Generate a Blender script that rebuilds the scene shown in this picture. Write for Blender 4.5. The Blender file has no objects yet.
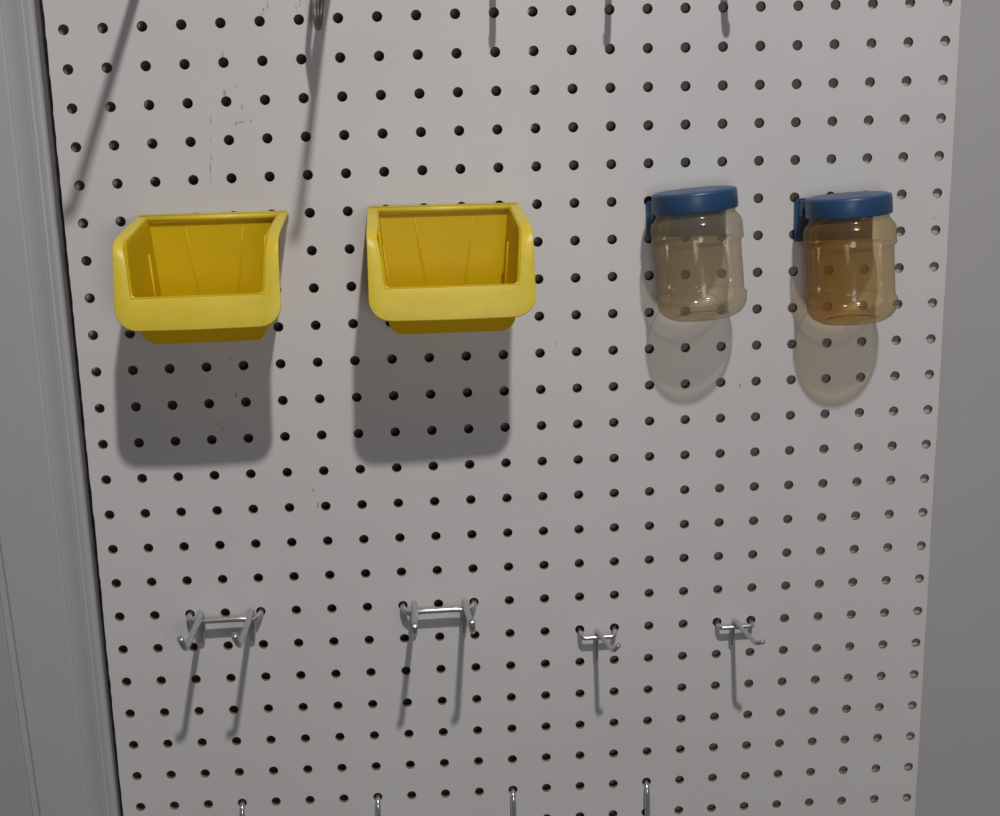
import bpy, bmesh, math, random
from mathutils import Vector, Matrix
random.seed(7)
C = bpy.context.scene.collection
sc = bpy.context.scene
PI = math.pi
PITCH = 0.0254

# ------------------------------------------------------------------ helpers
def obj(name, bm, mat, parent=None, smooth=True):
    me = bpy.data.meshes.new(name)
    bmesh.ops.recalc_face_normals(bm, faces=bm.faces[:])
    bm.to_mesh(me); bm.free()
    for m in (mat if isinstance(mat, (list, tuple)) else [mat]):
        me.materials.append(m)
    if smooth:
        for p in me.polygons: p.use_smooth = True
    o = bpy.data.objects.new(name, me); C.objects.link(o)
    if parent: o.parent = parent
    return o

def tag(o, label, cat, group=None):
    o['label'] = label; o['category'] = cat
    if group: o['group'] = group
    return o

def thing(name, label, cat, loc=(0, 0, 0), group=None):
    o = bpy.data.objects.new(name, None); C.objects.link(o)
    o.location = loc; o.empty_display_size = .02
    return tag(o, label, cat, group)

def struct(name, bm, mat, smooth=False):
    o = obj(name, bm, mat, None, smooth); o['kind'] = 'structure'; return o

def add_box(bm, x0, x1, y0, y1, z0, z1):
    v = [bm.verts.new(p) for p in ((x0,y0,z0),(x1,y0,z0),(x1,y1,z0),(x0,y1,z0),(x0,y0,z1),(x1,y0,z1),(x1,y1,z1),(x0,y1,z1))]
    for f in ((0,1,2,3),(4,5,6,7),(0,1,5,4),(1,2,6,5),(2,3,7,6),(3,0,4,7)): bm.faces.new([v[i] for i in f])

def round_path(pts, rad, n=6):
    pts = [Vector(p) for p in pts]
    if not isinstance(rad, (list, tuple)): rad = [rad]*len(pts)
    out = [pts[0]]
    for i in range(1, len(pts)-1):
        a, b, c = pts[i-1], pts[i], pts[i+1]
        r = min(rad[i], (a-b).length*.49, (c-b).length*.49)
        p = b+(a-b).normalized()*r; q = b+(c-b).normalized()*r
        for k in range(n+1):
            t = k/n
            out.append(p*(1-t)**2+b*2*t*(1-t)+q*t*t)
    out.append(pts[-1]); return out

def add_tube(bm, pts, r, seg=14, radii=None, flat=1.0):
    """a wire along pts with slightly rounded ends"""
    pts = [Vector(p) for p in pts]
    n = len(pts)
    T = []
    for i in range(n):
        a = pts[max(i-1, 0)]; b = pts[min(i+1, n-1)]; T.append((b-a).normalized())
    up = Vector((0, 0, 1)) if abs(T[0].z) < .9 else Vector((1, 0, 0))
    u = T[0].cross(up).normalized(); rings = []
    def ring(p, t, u, rr):
        v = t.cross(u)
        return [bm.verts.new(p+(u*math.cos(2*PI*k/seg)*flat+v*math.sin(2*PI*k/seg))*rr) for k in range(seg)]
    R = radii or [r]*n
    for i in range(n):
        if i:
            u = (u-T[i]*u.dot(T[i])).normalized()
        if i == 0:
            rings.append(ring(pts[0]-T[0]*R[0]*.12, T[0], u, R[0]*.72))
        rings.append(ring(pts[i], T[i], u, R[i]))
    rings.append(ring(pts[-1]+T[-1]*R[-1]*.12, T[-1], u, R[-1]*.72))
    for a, b in zip(rings, rings[1:]):
        for k in range(seg):
            bm.faces.new((a[k], a[(k+1) % seg], b[(k+1) % seg], b[k]))
    bm.faces.new(rings[0]); bm.faces.new(rings[-1])

def add_lathe(bm, prof, seg=64, close=False):
    rings = []
    for r, z in prof:
        if r < 1e-6: rings.append([bm.verts.new((0, 0, z))])
        else: rings.append([bm.verts.new((r*math.cos(2*PI*k/seg), r*math.sin(2*PI*k/seg), z)) for k in range(seg)])
    prs = list(zip(rings, rings[1:]))
    if close: prs.append((rings[-1], rings[0]))
    for a, b in prs:
        for k in range(seg):
            j = (k+1) % seg
            if len(a) == 1 and len(b) == 1: continue
            if len(a) == 1: bm.faces.new((a[0], b[j], b[k]))
            elif len(b) == 1: bm.faces.new((a[k], a[j], b[0]))
            else: bm.faces.new((a[k], a[j], b[j], b[k]))

def copy_tree(o, parent=None):
    c = o.copy(); C.objects.link(c); c.parent = parent
    for ch in list(o.children):
        copy_tree(ch, c)
    return c

# ------------------------------------------------------------------ materials
class N:
    def __init__(s, name):
        s.m = bpy.data.materials.new(name); s.m.use_nodes = True
        s.t = s.m.node_tree; s.b = s.t.nodes['Principled BSDF']; s.out = s.t.nodes['Material Output']
    def n(s, kind, **kw):
        d = s.t.nodes.new(kind)
        for k, v in kw.items():
            if k in d.bl_rna.properties: setattr(d, k, v)
            else: d.inputs[k].default_value = v
        return d
    def l(s, a, b): s.t.links.new(a, b)
    def pos(s): return s.n('ShaderNodeTexCoord').outputs['Object']
    def math(s, op, a, b=None, c=None, clamp=False):
        d = s.n('ShaderNodeMath', operation=op); d.use_clamp = clamp
        for i, v in enumerate((a, b, c)):
            if v is None: continue
            if isinstance(v, (int, float)): d.inputs[i].default_value = v
            else: s.l(v, d.inputs[i])
        return d.outputs[0]
    def noise(s, scale, detail=3, rough=.5, vec=None):
        d = s.n('ShaderNodeTexNoise'); d.inputs['Scale'].default_value = scale
        d.inputs['Detail'].default_value = detail; d.inputs['Roughness'].default_value = rough
        s.l(vec if vec is not None else s.pos(), d.inputs['Vector']); return d.outputs['Fac']
    def ramp(s, fac, stops):
        d = s.n('ShaderNodeValToRGB'); e = d.color_ramp.elements
        e[0].position, e[0].color = stops[0][0], (*stops[0][1], 1)
        e[1].position, e[1].color = stops[1][0], (*stops[1][1], 1)
        for p, c in stops[2:]:
            k = e.new(p); k.color = (*c, 1)
        s.l(fac, d.inputs[0]); return d.outputs[0]
    def mix(s, fac, a, b):
        d = s.n('ShaderNodeMix'); d.data_type = 'RGBA'
        for k, v in ((0, fac), (6, a), (7, b)):
            if isinstance(v, (int, float)): d.inputs[k].default_value = v
            elif isinstance(v, tuple): d.inputs[k].default_value = (*v, 1)
            else: s.l(v, d.inputs[k])
        return d.outputs[2]
    def bump(s, h, strength=.2, dist=.001):
        d = s.n('ShaderNodeBump'); d.inputs['Strength'].default_value = strength; d.inputs['Distance'].default_value = dist
        s.l(h, d.inputs['Height']); s.l(d.outputs[0], s.b.inputs['Normal'])
    def base(s, c):
        if isinstance(c, tuple): s.b.inputs['Base Color'].default_value = (*c, 1)
        else: s.l(c, s.b.inputs['Base Color'])
    def rough(s, r):
        if isinstance(r, (int, float)): s.b.inputs['Roughness'].default_value = r
        else: s.l(r, s.b.inputs['Roughness'])

def paint(name, col, dark, rough=.5, scale=9, bump=.08):
    m = N(name)
    m.base(m.ramp(m.noise(scale, 4), [(.3, dark), (.7, col)]))
    m.rough(rough); m.bump(m.noise(400, 2), bump, .0006)
    return m.m

# white painted face of the pegboard, with small rust coloured scuffs where they are on the panel
def board_face():
    m = N('white_hardboard')
    p = m.pos()
    col = m.ramp(m.noise(5, 5, .6), [(.3, (.595, .578, .573)), (.72, (.64, .625, .622))])
    fleck = m.noise(330, 2, .6)
    col = m.mix(m.math('MULTIPLY', m.math('GREATER_THAN', fleck, .745), .35), col, (.25, .2, .17))
    sep = m.n('ShaderNodeSeparateXYZ'); m.l(p, sep.inputs[0]); X, Z = sep.outputs[0], sep.outputs[2]
    total = None
    # centre x, z, half width, half height of every scuff
    sp = [(0.0904,-0.0626,0.0006,0.0034),(0.0892,-0.0755,0.0005,0.0021),(0.0887,-0.0866,0.0005,0.0021),(0.0877,-0.0937,0.0006,0.0055),(0.0870,-0.1022,0.0004,0.0021),(0.1067,-0.0656,0.0011,0.0015),(0.1107,-0.0645,0.0031,0.0008),(0.1166,-0.0640,0.0011,0.0009),(0.1081,-0.0413,0.0006,0.0017),(0.1114,-0.0548,0.0007,0.0017),(0.1011,-0.0214,0.0011,0.0022),(0.1006,-0.0455,0.0012,0.0024),(0.1011,0.0006,0.0008,0.0017),(0.1296,0.0062,0.0007,0.0021),(0.1324,0.0092,0.0007,0.0031),(0.1285,0.0037,0.0010,0.0008),(0.1535,0.0100,0.0007,0.0028),(0.1507,0.0072,0.0008,0.0008),(0.0911,-0.2238,0.0014,0.0011),(0.0795,-0.2686,0.0021,0.0008),(0.0820,-0.2730,0.0007,0.0028),(0.0934,-0.2486,0.0008,0.0021),(0.3166,-0.2213,0.0009,0.0007),(0.1422,-0.3192,0.0010,0.0018),(0.1451,-0.3304,0.0008,0.0028),(0.1427,-0.3354,0.0010,0.0011),(0.4469,-0.2564,0.0008,0.0018),(0.5818,-0.1428,0.0008,0.0007)]
    nz = m.noise(1100, 2, .7); nz2 = m.noise(260, 2, .6)
    for (x, z, w, h) in sp:
        a = m.math('DIVIDE', m.math('SUBTRACT', X, x), w); b = m.math('DIVIDE', m.math('SUBTRACT', Z, z), h)
        r = m.math('ADD', m.math('POWER', m.math('ABSOLUTE', a), 2), m.math('POWER', m.math('ABSOLUTE', b), 2))
        v = m.math('SUBTRACT', 1.0, m.math('MULTIPLY', r, .8), clamp=True)
        total = v if total is None else m.math('MAXIMUM', total, v)
    k = m.math('MULTIPLY', total, m.math('MULTIPLY', m.math('SUBTRACT', m.math('ADD', nz, nz2), .72), 3.0, clamp=True), clamp=True)
    col = m.mix(m.math('MULTIPLY', k, .75), col, (.24, .17, .13))
    m.base(col); m.rough(.42); m.bump(m.noise(700, 2), .12, .0004)
    return m.m

def fibre():
    m = N('brown_fibreboard'); m.base(m.ramp(m.noise(900, 3), [(.3, (.19, .105, .055)), (.7, (.33, .20, .11))])); m.rough(.9); return m.m

def yellow():
    m = N('yellow_plastic')
    n = m.noise(30, 4, .6)
    m.base(m.ramp(n, [(.3, (.78, .57, .004)), (.7, (.83, .61, .007))]))
    m.rough(m.ramp(m.noise(120, 3), [(.3, (.42,)*3), (.7, (.5,)*3)])); m.b.inputs['Specular IOR Level'].default_value = .3
    m.b.inputs['Subsurface Weight'].default_value = .25
    m.b.inputs['Subsurface Radius'].default_value = (1, .7, .1)
    m.b.inputs['Subsurface Scale'].default_value = .004
    m.bump(m.noise(900, 2), .1, .0003)
    tl = m.n('ShaderNodeBsdfTranslucent'); tl.inputs[0].default_value = (1.0, .78, .03, 1)
    mx = m.n('ShaderNodeMixShader'); mx.inputs[0].default_value = .32
    m.l(m.b.outputs[0], mx.inputs[1]); m.l(tl.outputs[0], mx.inputs[2]); m.l(mx.outputs[0], m.out.inputs[0])
    return m.m

def yellow_rim():
    m = N('scuffed_yellow_plastic')
    n = m.noise(55, 5, .7)
    col = m.ramp(n, [(.3, (.70, .53, .030)), (.6, (.75, .58, .048))])
    scf = m.math('MULTIPLY', m.math('GREATER_THAN', m.noise(150, 4, .7), .64), .4)
    m.base(m.mix(scf, col, (.50, .42, .20))); m.rough(.42)
    m.bump(m.noise(900, 2), .1, .0003)
    return m.m

def metal(name, col, rough):
    m = N(name); m.base(m.ramp(m.noise(300, 3), [(.3, tuple(c*.85 for c in col)), (.7, col)]))
    m.b.inputs['Metallic'].default_value = .85
    m.rough(rough); m.bump(m.noise(1500, 2), .08, .0002); return m.m

def blue():
    m = N('blue_plastic'); m.base(m.ramp(m.noise(40, 3), [(.3, (.020, .064, .150)), (.7, (.025, .075, .175))])); m.rough(.38); return m.m

def jar_plastic(name, near, far, hnear, hfar):
    """thin clear plastic wall: lets light through, tinted by age staining, thicker looking where seen edge on"""
    m = N(name); t = m.t; t.nodes.remove(m.b)
    lw = m.n('ShaderNodeLayerWeight'); lw.inputs['Blend'].default_value = .35
    sep = m.n('ShaderNodeSeparateXYZ'); m.l(m.pos(), sep.inputs[0])
    g = m.math('ADD', m.math('MULTIPLY', sep.outputs[0], -17.0), m.math('MULTIPLY', m.math('SUBTRACT', m.noise(45, 4, .6), .5), .9))
    g = m.math('ADD', g, .5, clamp=True)
    tint = m.mix(g, far, near)
    edge = m.mix(m.math('POWER', lw.outputs['Facing'], 2.2), tint, tuple(c*.5 for c in near))
    tr = m.n('ShaderNodeBsdfTransparent'); m.l(edge, tr.inputs[0])
    df = m.n('ShaderNodeBsdfDiffuse'); m.l(m.mix(g, hfar, hnear), df.inputs[0])
    tl = m.n('ShaderNodeBsdfTranslucent'); m.l(m.mix(g, hfar, hnear), tl.inputs[0])
    gl = m.n('ShaderNodeBsdfGlossy'); gl.inputs['Roughness'].default_value = .13
    bp = m.n('ShaderNodeBump'); bp.inputs['Strength'].default_value = .25; bp.inputs['Distance'].default_value = .001
    m.l(m.noise(70, 2), bp.inputs['Height']); m.l(bp.outputs[0], gl.inputs['Normal'])
    a = m.n('ShaderNodeMixShader'); a.inputs[0].default_value = .5; m.l(df.outputs[0], a.inputs[1]); m.l(tl.outputs[0], a.inputs[2])
    b = m.n('ShaderNodeMixShader'); b.inputs[0].default_value = HAZE; m.l(tr.outputs[0], b.inputs[1]); m.l(a.outputs[0], b.inputs[2])
    c = m.n('ShaderNodeMixShader'); m.l(m.math('ADD', m.math('MULTIPLY', lw.outputs['Fresnel'], .3), .014, clamp=True), c.inputs[0])
    m.l(b.outputs[0], c.inputs[1]); m.l(gl.outputs[0], c.inputs[2])
    m.l(c.outputs[0], m.out.inputs[0])
    return m.m
HAZE = .14

M_face, M_fibre = board_face(), fibre()
M_wall = paint('white_wall_paint', (.425, .412, .415), (.405, .392, .395), .6)
M_trim = paint('white_gloss_trim_paint', (.43, .43, .45), (.41, .41, .43), .38, 14)
M_door = paint('off_white_door_paint', (.40, .395, .385), (.38, .375, .365), .45)
M_cav = paint('bare_wallboard_paper', (.46, .41, .39), (.40, .36, .34), .9, 20)
M_yel, M_yrim = yellow(), yellow_rim()
M_zinc = metal('zinc_plated_wire', (.60, .61, .60), .30)
M_steel = metal('bright_steel_wire', (.72, .72, .74), .2)
M_blue = blue()

# ------------------------------------------------------------------ pegboard
# the panel is not perfectly true: its hole rows wander by a millimetre or two over the sheet
WX = [0.217, 0.779, -0.79, 0.965, -0.293, -0.606, 4.488, -0.99, -5.81, 2.301, 1.617, -2.448, 0.159, 1.399, -0.708, -6.211, 0.026, 3.445, 1.72, -0.025, 1.446]
WZ = [-0.002, 7.722, -0.169, -12.322, 0.142, 5.602, 0.438, -0.749, 0.11, 1.253, 0.459, -0.442, -7.245, 0.026, 3.395, -0.589, 1.617, -0.265, 0.373, 2.259, 0.494]
def hole_xz(c, r):
    X, Z = c*PITCH, -r*PITCH
    a, b = (X-.292)/.3, (max(min(Z, .01), -.60)+.28)/.3
    B = [a**i*b**j for i in range(6) for j in range(6) if i+j <= 5]
    return X+sum(w*k for w, k in zip(WX, B))*.001, Z+sum(w*k for w, k in zip(WZ, B))*.001

T_B = .0029; R_H = .00345; SEG = 20
R0, R1 = -5, 25
def build_board():
    bm = bmesh.new()
    corner = {}
    rnd = random.Random(3)
    def cn(c, r, y):
        k = (c, r, y)
        if k not in corner:
            x, z = hole_xz(c-.5, r-.5)
            # measured cut edges of the sheet
            if c == 0: x = -.0116-.0012*min(1, max(0, (r-.5)/22))+rnd.uniform(-.00025, .00025)+(.0006 if y == 0 else 0)
            if c == 24: x = .5945-.0055*min(1.1, max(0, (r-.5)/22))+rnd.uniform(-.0002, .0002)-(.0007 if y == 0 else 0)
            corner[k] = bm.verts.new((x, y, z))
        return corner[k]
    mid = {}
    def edge_pts(c0, r0, c1, r1, y):
        # 4 sub-points between corners so that the ring bridges evenly
        key = ((c0, r0), (c1, r1), y); rk = ((c1, r1), (c0, r0), y)
        if key in mid: return mid[key]
        if rk in mid: return list(reversed(mid[rk]))
        a, b = cn(c0, r0, y), cn(c1, r1, y); out = []
        n = SEG//4
        for i in range(1, n):
            p = a.co.lerp(b.co, i/n)
            if c0 == c1 and c0 in (0, 24): p.x += rnd.uniform(-.0003, .00022)*(1 if c0 == 0 else .7)
            out.append(bm.verts.new(p))
        mid[key] = out; return out
    for c in range(24):
        for r in range(R0, R1):
            hx, hz = hole_xz(c, r)
            rings = []
            for y, s in ((0, 1), (T_B, -1)):
                loop = []
                cs = [(c+1, r), (c, r), (c, r+1), (c+1, r+1)]    # ccw seen from the front (x, z)
                for i in range(4):
                    a, b = cs[i], cs[(i+1) % 4]
                    loop.append(cn(*a, y)); loop += edge_pts(*a, *b, y)
                rr = R_H
                circ = [bm.verts.new((hx+rr*math.cos(PI/4+2*PI*k/SEG), y, hz+rr*math.sin(PI/4+2*PI*k/SEG))) for k in range(SEG)]
                for k in range(SEG):
                    j = (k+1) % SEG
                    f = bm.faces.new((loop[k], loop[j], circ[j], circ[k])); f.material_index = 0 if y == 0 else 1
                rings.append((loop, circ))
            for k in range(SEG):
                j = (k+1) % SEG
                f = bm.faces.new((rings[0][1][k], rings[0][1][j], rings[1][1][j], rings[1][1][k])); f.material_index = 1
                # cut edges of the sheet
                e = (rings[0][0][k], rings[0][0][j], rings[1][0][j], rings[1][0][k])
                q = k//(SEG//4)
                if (q == 1 and c == 0) or (q == 3 and c == 23) or (q == 0 and r == R0) or (q == 2 and r == R1-1):
                    f = bm.faces.new(e); f.material_index = 1
    o = obj('pegboard', bm, [M_face, M_fibre], None, False)
    return tag(o, 'white painted pegboard panel with rows of round holes and raw brown cut edges', 'pegboard')
build_board()

# ------------------------------------------------------------------ setting
ZT, ZB = .34, -.80
bm = bmesh.new(); add_box(bm, .5775, 1.25, T_B+.0003, .095, ZB, ZT); struct('wall_right', bm, M_wall)
bm = bmesh.new(); pts = [(.577, T_B+.0008), (.50, .0055), (.44, .0085), (.36, .016), (.24, .032), (-.0222, .050), (-.0222, .105), (.577, .105)]
rg = [[bm.verts.new((x, y, z)) for x, y in pts] for z in (ZB, ZT)]
for k in range(8): bm.faces.new((rg[0][k], rg[0][(k+1) % 8], rg[1][(k+1) % 8], rg[1][k]))
bm.faces.new(rg[0]); bm.faces.new(rg[1]); struct('wall_back', bm, M_cav)
bm = bmesh.new(); add_box(bm, -.062, -.0225, T_B+.003, .0950, ZB, ZT); struct('wall_left', bm, M_wall)

def extrude_profile(name, prof, mat, shear_top, shear_bot):
    """profile (x, depth in front of the panel face) run up the wall, slightly out of plumb"""
    bm = bmesh.new(); rings = []
    for z, s in ((ZB, shear_bot), (ZT, shear_top)):
        rings.append([bm.verts.new((x+(s if x > -.06 else (.0063 if z < 0 else -.0239)), -d, z)) for x, d in prof])
    n = len(prof)
    for k in range(n):
        j = (k+1) % n
        f = bm.faces.new((rings[0][k], rings[0][j], rings[1][j], rings[1][k])); f.smooth = False
    bm.faces.new(rings[0]); bm.faces.new(rings[1])
    return struct(name, bm, mat, False)
def arc(cx, cd, r, a0, a1, n=6):
    return [(cx+r*math.cos(math.radians(a0+(a1-a0)*k/n)), cd+r*math.sin(math.radians(a0+(a1-a0)*k/n))) for k in range(n+1)]
P = [(-.0163, -.0072)] + arc(-.0195, -.0032, .0032, 0, 90, 7)
P += [(-.0212, -.0001), (-.0216, -.0009), (-.0222, -.0010), (-.0226, -.0001), (-.0238, .0004), (-.0250, .0002), (-.0254, -.0006), (-.0262, -.0006)]
P += [(-.0262-.010*t, -.0006-.0020*math.sin(PI/2*t)) for t in (.2, .4, .6, .8, 1)]
P += [(-.0372, -.0025), (-.0378, -.0027), (-.0388, -.0026), (-.0396, -.0024), (-.052, -.0022), (-.0725, -.0026), (-.0737, -.0032), (-.0741, -.0042), (-.0741, -.0072)]
extrude_profile('trim_1', P, M_trim, -.0012, .0006)
extrude_profile('trim_2', [(-.0802, -.0074), (-.0622, -.0074), (-.0622, -.095), (-.0802, -.095)], M_trim, 0, 0)
extrude_profile('door_1', [(-.45, -.0105), (-.0830, -.0105), (-.0816, -.0110), (-.0810, -.0125), (-.0810, -.048), (-.45, -.048)], M_door, 0, 0)

# ------------------------------------------------------------------ yellow bins
def make_bin(label):
    root = thing('storage_bin', label, 'bin', group='yellow plastic bins hung on the pegboard')
    mm = .001
    zb, zl = -76.5, -45.0
    def half(z): return 44.6+(38.4-44.6)*(-z/76.5)
    def front(z): return 78+(84.5-78)*min(1, max(0, (-z-11)/34)) if z > zl else 84.5-(84.5-67)*((zl-z)/(zl-zb))
    def section(t0):
        """U shaped polyline, left top to right top; t0 = z of the top"""
        pts = []; n1 = 10
        rc = 9.0
        for k in range(n1+1):
            z = t0+(zb+rc-t0)*k/n1; pts.append((-half(z), z))
        hb = half(zb+rc)
        for k in range(1, 8):
            a = PI+PI/2*k/8; pts.append((-hb+rc+rc*math.cos(a), zb+rc+rc*math.sin(a)))
        for k in range(0, 9):
            pts.append((-hb+rc+(2*(hb-rc))*k/8, zb))
        L = pts[:]; 
        half_n = [(-x, z) for x, z in reversed(pts[:n1+1+7])]
        return L+half_n
    bm = bmesh.new(); K = 12; rows = []
    for k in range(K+1):
        s = k/K
        row = []
        for x, z in section(-10.5*s-.5):
            d = .6+(front(z)-.6)*s
            row.append(bm.verts.new((x*mm, -d*mm, z*mm)))
        rows.append(row)
    for a, b in zip(rows, rows[1:]):
        for k in range(len(a)-1):
            bm.faces.new((a[k], a[k+1], b[k+1], b[k]))
    bm.faces.new(rows[0])
    low = [v for v in rows[-1] if v.co.z <= zl*mm+.0005]
    bm.faces.new(low)
    o = obj('bin_body', bm, M_yel, root, False)
    md = o.modifiers.new('thickness', 'SOLIDIFY'); md.thickness = .0017; md.offset = -1; md.use_even_offset = True
    md = o.modifiers.new('edge', 'BEVEL'); md.width = .0004; md.segments = 2; md.limit_method = 'ANGLE'; md.angle_limit = .7
    for p in o.data.polygons: p.use_smooth = len(p.vertices) == 4
    # slanted ribs on the back wall and one upright rib on each side wall
    for sx in (-1, 1):
        bm = bmesh.new()
        add_tube(bm, [(sx*.019, -.0026, -.009), (sx*.0165, -.0026, -.030), (sx*.0118, -.0027, -.058), (sx*.0112, -.0036, -.0725)], .0007, 8)
        obj('back_rib', bm, M_yel, root)
        bm = bmesh.new()
        add_tube(bm, [(sx*half(-24)*mm-sx*.0021, -.022, -.024), (sx*half(-50)*mm-sx*.0021, -.024, -.050), (sx*half(-66)*mm-sx*.0025, -.025, -.066)], .0009, 8)
        obj('side_rib', bm, M_yel, root)
    # rim: one flat band running along the sides, round the knees and across the low front lip
    outer, inner = [], []
    def add(xo, do, zo, xi, di, zi): outer.append((xo, do, zo)); inner.append((xi, di, zi))
    add(-50.0, .6, 0, -43.6, .6, -.2)
    add(-50.2, 30, -3.6, -43.2, 30, -3.8)
    add(-50.4, 62, -8.2, -42.8, 61, -8.6)
    add(-50.4, 70, -9.8, -42.6, 68, -10.6)
    add(-50.4, 74.5, -11.8, -42.3, 72.5, -13.5)
    add(-50.4, 77.6, -15.2, -42.1, 76.5, -17.5)
    add(-50.5, 79.3, -20, -41.9, 78.8, -22)
    add(-50.6, 82.2, -35, -41.6, 82, -32)
    for k in range(7):
        a = PI+PI/2*k/6
        R = 13.5; r = 6.5
        xo, zo = -50.8+R+R*math.cos(a), -65+R+R*math.sin(a)
        xi, zi = -41.3+r+r*math.cos(a), -45+r+r*math.sin(a)
        add(xo, 83.0+4.2*(-zo-40)/25, zo, xi, 82.6+1.6*(-zi-36)/9, zi)
    for k in range(1, 5):
        x = -37+74*k/8
        if x > -1: break
        add(x, 87.2+.5*math.cos(x/37*PI/2), -65-.25*math.cos(x/37*PI/2), x, 84.2, -45)
    add(0, 87.7, -65.3, 0, 84.3, -45)
    n = len(outer)
    outer += [(-x, d, z) for x, d, z in reversed(outer[:n-1])]
    inner += [(-x, d, z) for x, d, z in reversed(inner[:n-1])]
    bm = bmesh.new()
    vo = [bm.verts.new((x*mm, -d*mm, z*mm)) for x, d, z in outer]
    vm = [bm.verts.new(((x*.5+u*.5)*mm, -((d+e)*.5+.35)*mm, (z*.5+w*.5+.2)*mm)) for (x, d, z), (u, e, w) in zip(outer, inner)]
    vi = [bm.verts.new((x*mm, -d*mm, z*mm)) for x, d, z in inner]
    for k in range(len(vo)-1):
        bm.faces.new((vo[k], vo[k+1], vm[k+1], vm[k])); bm.faces.new((vm[k], vm[k+1], vi[k+1], vi[k]))
    o = obj('rim', bm, M_yrim, root)
    md = o.modifiers.new('thickness', 'SOLIDIFY'); md.thickness = .0024; md.offset = RIM_OFF
    md = o.modifiers.new('edge', 'BEVEL'); md.width = .0007; md.segments = 3; md.limit_method = 'ANGLE'; md.angle_limit = .8
    bm = bmesh.new(); add_box(bm, -.0500, .0500, -.0052, -.0003, -.0052, .0006)
    bmesh.ops.bevel(bm, geom=bm.edges[:], offset=.0012, segments=3, affect='EDGES')
    obj('back_rim', bm, M_yrim, root)
    return root
RIM_OFF = -1
b1 = make_bin('yellow plastic storage bin nearest the white door casing, on the left')
b1.location = (.0876, -.0002, -.1238); b1.rotation_euler = (0, 0, 0)
b2 = copy_tree(b1)
b2['label'] = 'yellow plastic storage bin in the middle of the pegboard, nearer the jars'
b2.location = (.2417, -.0002, -.1230); b2.rotation_euler = (0, math.radians(.4), math.radians(1.9)); b2.scale = (1.022, 1.02, 1.0)
b2.location.y = -.0020

# ------------------------------------------------------------------ jars
def make_jar(label, near, far, hnear, hfar):
    root = thing('hanging_jar', label, 'jar', group='jars with blue lids hung on the pegboard')
    # everything is built round the jar axis; z = 0 at the top of the lid
    mm = .001
    prof = [(26.6, -6), (26.6, -15.5), (27.2, -16.5), (30.0, -19.8), (30.9, -22), (31.1, -31), (31.2, -32.5), (30.6, -33.4), (29.4, -33.8), (29.2, -36),
            (29.2, -66), (29.4, -68), (30.5, -68.6), (30.9, -69.8), (30.5, -71.5), (30.2, -75), (28.9, -78.2), (26.4, -81.2), (22.5, -83.4), (19, -84.0), (17.5, -82.6), (10, -81.8), (0, -81.4)]
    bm = bmesh.new(); add_lathe(bm, [(r*mm*.978, z*mm*1.008) for r, z in prof], 72)
    mat = jar_plastic('clear_stained_plastic_'+('amber' if hnear[2] < .15 else 'khaki'), near, far, hnear, hfar)
    o = obj('jar_body', bm, mat, root)
    # lid: ribbed skirt, soft top edge
    bm = bmesh.new(); seg = 120
    lid = [(0, .2), (20, .2), (25.5, 0), (27.8, -.8), (27.9, -2.2), (28.1, -4), (28.2, -12.6), (27.8, -13.2), (27.4, -13.2), (27.3, -5), (20, -3), (0, -3)]
    rings = []
    for i, (r, z) in enumerate(lid):
        if r == 0: rings.append([bm.verts.new((0, 0, z*mm))]); continue
        ring = []
        for k in range(seg):
            rr = r-(.28 if (k % 2 and 5 <= i <= 6) else 0)
            ring.append(bm.verts.new((rr*mm*math.cos(2*PI*k/seg), rr*mm*math.sin(2*PI*k/seg), z*mm)))
        rings.append(ring)
    for a, b in zip(rings, rings[1:]):
        for k in range(seg):
            j = (k+1) % seg
            if len(a) == 1: bm.faces.new((a[0], b[k], b[j]))
            elif len(b) == 1: bm.faces.new((a[k], a[j], b[0]))
            else: bm.faces.new((a[k], a[j], b[j], b[k]))
    obj('lid', bm, M_blue, root)
    return root

def add_bracket(root, x0, x1, z0, z1, zl):
    """blue plate on the panel face that carries the lid, with a short arm running out to it"""
    bm = bmesh.new()
    add_box(bm, x0, x1, -.0034, -.0003, z0, z1)
    bmesh.ops.bevel(bm, geom=bm.edges[:], offset=.0009, segments=2, affect='EDGES')
    b2 = bmesh.new()
    o = obj('hanger_plate', bm, M_blue, root, False)
    b2.free()
    return o

J = thing
def jar(label, top, lean, near, far, hnear, hfar, plate):
    r = make_jar(label, near, far, hnear, hfar)
    r.location = top; r.rotation_euler = (0, lean, 0)
    bpy.context.view_layer.update()
    inv = Matrix.LocRotScale(Vector(top), r.rotation_euler, None).inverted()
    x0, x1, z0, z1 = plate
    bm = bmesh.new()
    add_box(bm, x0, x1, -.0036, -.0003, z0, z1)
    bmesh.ops.bevel(bm, geom=bm.edges[:], offset=.0008, segments=2, affect='EDGES')
    # arm from the plate under the lid skirt
    add_box(bm, x0+.002, x1-.004, -.012, -.0030, z1-.0115, z1-.0012)
    bm.transform(inv)
    obj('hanger_plate', bm, M_blue, r, False)
    return r
jar('khaki tinted empty plastic jar with a blue screw lid, next to the middle yellow bin', (.4066, -.0310, -.1167), math.radians(-4.6),
    (.955, .905, .79), (.97, .94, .87), (1, .78, .40), (1, .84, .58), (.3800, .4350, -.1495, -.1245))
jar('amber stained plastic jar with a blue lid, nearer the right edge of the board', (.5104, -.0310, -.1232), math.radians(-3.6),
    (.95, .82, .58), (.97, .92, .79), (1, .46, .07), (1, .76, .36), (.4828, .5376, -.1555, -.1262))

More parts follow.
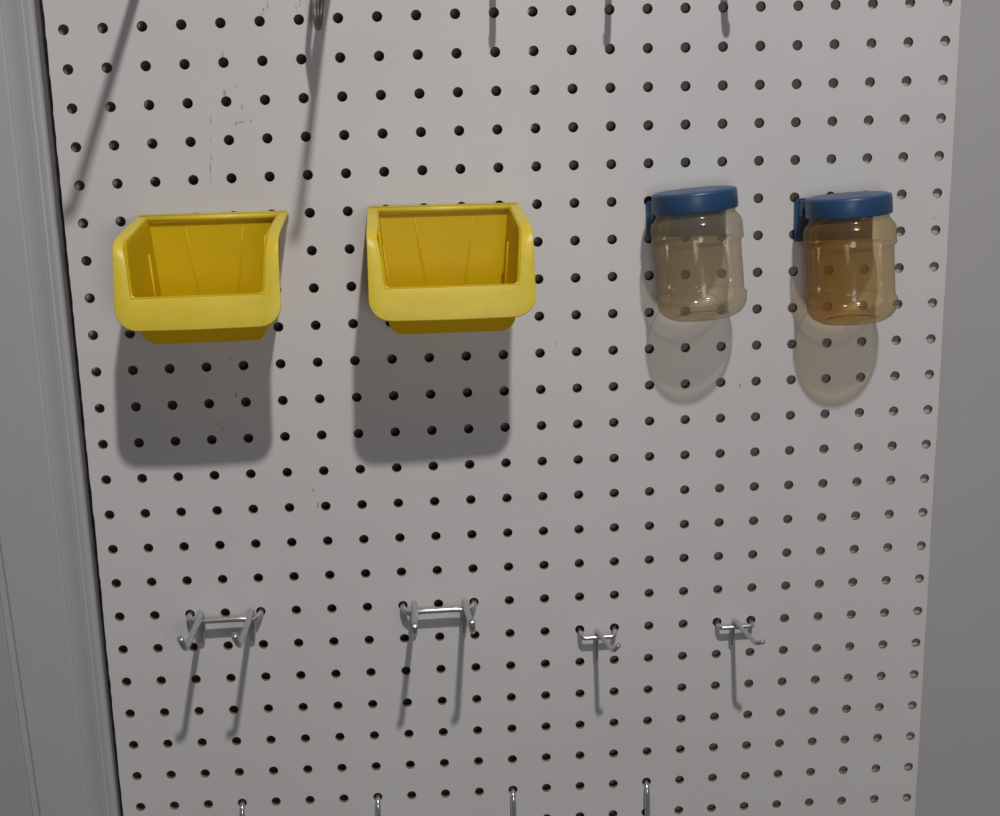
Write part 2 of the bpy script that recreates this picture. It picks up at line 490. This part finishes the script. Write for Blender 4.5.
# ------------------------------------------------------------------ double prong hooks
def double_hook(label, cl, cr, row, arms, zbar):
    xl, zl = hole_xz(cl, row); xr, zr = hole_xz(cr, row)
    root = thing('double_pegboard_hook', label, 'hook', ((xl+xr)/2, 0, (zl+zr)/2), 'double prong wire hooks')
    L = Vector(root.location)
    def rel(pts): return [Vector(p)-L for p in pts]
    r = .00215
    bm = bmesh.new()
    path = [(xl, .013, zl+.006), (xl, .008, zl-.0002), (xl, -.004, zl-.0006), (xl+.0035, -.0100, zl-.0025), (xl+.012, -.0105, zbar), (xr-.012, -.0105, zbar+.0003), (xr-.0035, -.0100, zr-.0025), (xr, -.004, zr-.0006), (xr, .008, zr-.0002), (xr, .013, zr+.006)]
    add_tube(bm, round_path(rel(path), .005, 6), r, 16)
    obj('crossbar', bm, M_zinc, root)
    for (rx, rz), (sx, sz), (bx, bz), (tx, tz) in arms:
        bm = bmesh.new()
        ztop = zbar+.0046
        path = [(rx, -.0028, rz), (sx, -.0046, zbar-.006), (sx, -.0066, ztop+.0006), (sx+(bx-sx)*.15, -.016, ztop-.0006), (bx, -.0690, bz-.0002), (tx, -.0785, tz+.0006)]
        add_tube(bm, round_path(rel(path), [0, .004, .0035, .005, .0050, 0], 7), r, 16)
        obj('prong', bm, M_zinc, root)
    return root
double_hook('twin prong zinc wire hook below the left yellow bin, prongs angled left', 2, 4, 16,
    [((.0565,-.4276),(.0585,-.4021),(.0587,-.4056),(.0577,-.3945)), ((.0924,-.4280),(.0940,-.4024),(.0941,-.4052),(.0927,-.3940))], -.4092)
double_hook('twin prong zinc wire hook below the middle yellow bin, prongs pointing straight out', 8, 10, 16,
    [((.2087,-.4300),(.2102,-.4035),(.2108,-.4030),(.2113,-.3932)), ((.2447,-.4307),(.2464,-.4034),(.2499,-.4035),(.2492,-.3922))], -.4098)

# ------------------------------------------------------------------ single prong hooks
def single_hook(label, cl, cr, row, root_pt, start, bend, tip, zbar):
    xl, zl = hole_xz(cl, row); xr, zr = hole_xz(cr, row)
    root = thing('single_pegboard_hook', label, 'hook', ((xl+xr)/2, 0, (zl+zr)/2), 'small single prong wire hooks')
    L = Vector(root.location)
    def rel(pts): return [Vector(p)-L for p in pts]
    r = .0017
    bm = bmesh.new()
    path = [(xl, .012, zl+.005), (xl, .007, zl-.0008), (xl+.0002, -.004, zl-.0012), (xl+.0012, -.0080, zbar), (xr-.0012, -.0080, zbar+.0003), (xr-.0002, -.004, zr-.0012), (xr, .007, zr-.0008), (xr, .012, zr+.005)]
    add_tube(bm, round_path(rel(path), .0035, 6), r, 14)
    obj('crossbar', bm, M_zinc, root)
    bm = bmesh.new()
    rx, rz = root_pt; sx, sz = start; bx, bz = bend; tx, tz = tip
    path = [(rx, -.0026, rz), (rx, -.0042, zbar-.006), (sx, -.0052, zbar+.0044), (sx+.0007, -.0125, zbar+.0042), (bx, -.0505, bz), (tx, -.0545, tz)]
    add_tube(bm, round_path(rel(path), [0, .003, .003, .004, .0035, 0], 7), r, 14)
    obj('prong', bm, M_zinc, root)
    return root
single_hook('small single prong wire hook, its tip curling in front of its right peg', 13, 14, 17,
    (.3416, -.4570), (.3422, -.4306), (.3477, -.4304), (.3508, -.4243), -.4378)
single_hook('small single prong wire hook, its tip sticking out past its right peg', 17, 18, 17,
    (.4424, -.4500), (.4436, -.4282), (.4477, -.4300), (.4523, -.4272), -.4351)

# ------------------------------------------------------------------ plain J hooks cut by the frame
def j_hook(label, col, row, drop, reach, up, turn=0.0, group=None, r=.0020, mat=None, y0=.0045):
    x, z = hole_xz(col, row)
    bm = bmesh.new()
    cx, sx = math.cos(turn), math.sin(turn)
    path = [(0, .012, .006), (0, .008, -.0012), (0, -.0005, -.0012), (sx*.001, -y0, -.008), (sx*.002, -y0, -drop+.010), (sx*reach*.5, -reach*.5-.002, -drop), (sx*reach, -reach*cx, -drop+.008), (sx*reach, -reach*cx-.0005, -drop+.008+up)]
    add_tube(bm, round_path(path, [0, .003, .004, .006, .010, .014, .008, 0], 7), r, 16)
    o = obj('wire_hook', bm, mat or M_steel, None)
    o.location = (x, 0, z)
    return tag(o, label, 'hook', group)
bot = 'plain wire hooks along the bottom edge'
j_hook('steel wire hook at the bottom edge, the one nearest the door casing', 3, 22, .050, .032, .010, .1, bot, .0020)
j_hook('steel wire hook at the bottom edge, second from the door casing', 7, 22, .050, .032, .010, 0, bot, .0020)
j_hook('steel wire hook at the bottom edge, below the left small single prong hook', 11, 22, .050, .032, .010, 0, bot, .0020)
j_hook('steel wire hook with the longest visible shank at the bottom edge, rightmost there', 15, 22, .056, .032, .010, -.05, bot, .0020)
top = 'plain wire hooks above the upper edge'
j_hook('wire hook cut by the top edge, leftmost of the upper three', 11, -2, .0445, .033, .006, .10, top, .0022)
j_hook('wire hook cut by the top edge, middle of the upper three', 14, -2, .0455, .033, .006, .04, top, .0022)
j_hook('wire hook cut by the top edge, rightmost of the upper three', 17, -2, .0430, .031, .006, .12, top, .0024)

# long utility prongs above the frame: their shadows rake down the upper left of the board
def long_hook(label, root, tip, thick=.0030):
    L = Vector((root[0], 0, root[1]))
    bm = bmesh.new()
    path = [(root[0], .003, root[1]-.0001), (root[0]*.8+tip[0]*.2, -.03, root[1]), tip, (tip[0]-.001, tip[1]-.008, tip[2]+.010)]
    add_tube(bm, round_path([Vector(p)-L for p in path], .008, 6), thick, 14)
    o = obj('long_wire_prong', bm, M_zinc, None); o.location = L
    return tag(o, label, 'hook', 'long prongs above the upper edge')
xa, za = hole_xz(3, -3)
xb, zb_ = hole_xz(7, -2)
long_hook('long straight wire prong above the left bin, throwing the slanted shadow beside the casing', (xa-.003, za), (.0476, -.16, .0607))
long_hook('long straight wire prong carrying the wire tie at the top edge', (xb, zb_), (.1807, -.16, .0428), .0026)

# bundle of thin wire hanging over the prong, its pointed end dipping into the frame
t = thing('wire_tie', 'grey brown wire tie hanging pointed end down at the top edge', 'wire tie', (.1785, -.033, .0585))
L = Vector(t.location)
def strand(pts, r, flat=1.0):
    bm = bmesh.new(); add_tube(bm, round_path([Vector(p)-L for p in pts], .01, 6), r, 12, None, flat); obj('strand', bm, M_tie, t)
mt = N('weathered_wire'); mt.base(mt.ramp(mt.noise(250, 4), [(.3, (.17, .15, .12)), (.7, (.42, .39, .34))])); mt.b.inputs['Metallic'].default_value = .4; mt.rough(.3); M_tie = mt.m
strand([(.1780,-.0330,.0575),(.1700,-.0350,.050),(.1642,-.0352,.014),(.1664,-.0350,-.0085)], .0019)
strand([(.1790,-.0330,.0575),(.1795,-.0350,.050),(.1712,-.0352,.014),(.1676,-.0350,-.0095)], .0020)
strand([(.1785,-.0335,.0575),(.1758,-.0360,.050),(.1682,-.0362,.014),(.1669,-.0355,-.0100)], .0015)

# ------------------------------------------------------------------ light
ld = bpy.data.lights.new('ceiling_bulb', 'POINT'); ld.energy = 122; ld.shadow_soft_size = .038; ld.color = (1.0, .97, .955)
lo = bpy.data.objects.new('ceiling_bulb', ld); C.objects.link(lo); lo.location = (.505, -1.5, 1.59)
# added fill light beside the camera, brightens the middle of the board
fd = bpy.data.lights.new('camera_fill', 'POINT'); fd.energy = 4.2; fd.shadow_soft_size = .10; fd.color = (1.0, .985, .98)
fo = bpy.data.objects.new('camera_fill', fd); C.objects.link(fo); fo.location = (.33, -.98, -.17)
w = bpy.data.worlds.new('room'); sc.world = w; w.use_nodes = True
bg = w.node_tree.nodes['Background']; bg.inputs[0].default_value = (.93, .95, 1.0, 1); bg.inputs[1].default_value = .072

# ------------------------------------------------------------------ camera
cd = bpy.data.cameras.new('camera'); cam = bpy.data.objects.new('camera', cd); C.objects.link(cam)
cd.sensor_fit = 'HORIZONTAL'; cd.sensor_width = 36; cd.lens = 1272.92/1000*36; cd.clip_start = .01; cd.clip_end = 50
Rw = Matrix(((0.997835834194076, -0.0593638483894465, -0.028276872221080534), (-0.04038916663876585, -0.21399463030047788, -0.9759994945801908), (0.05188798720743087, 0.9750293491515815, -0.21592916680385005)))
rot = Rw.transposed() @ Matrix(((1, 0, 0), (0, -1, 0), (0, 0, -1)))
cam.matrix_world = Matrix.Translation((0.22977501, -0.87251442, -0.07212503)) @ rot.to_4x4()
sc.camera = cam
vs = sc.view_settings; vs.view_transform = 'Standard'; vs.look = 'None'; vs.exposure = .08; vs.gamma = 1; vs.use_curve_mapping = False
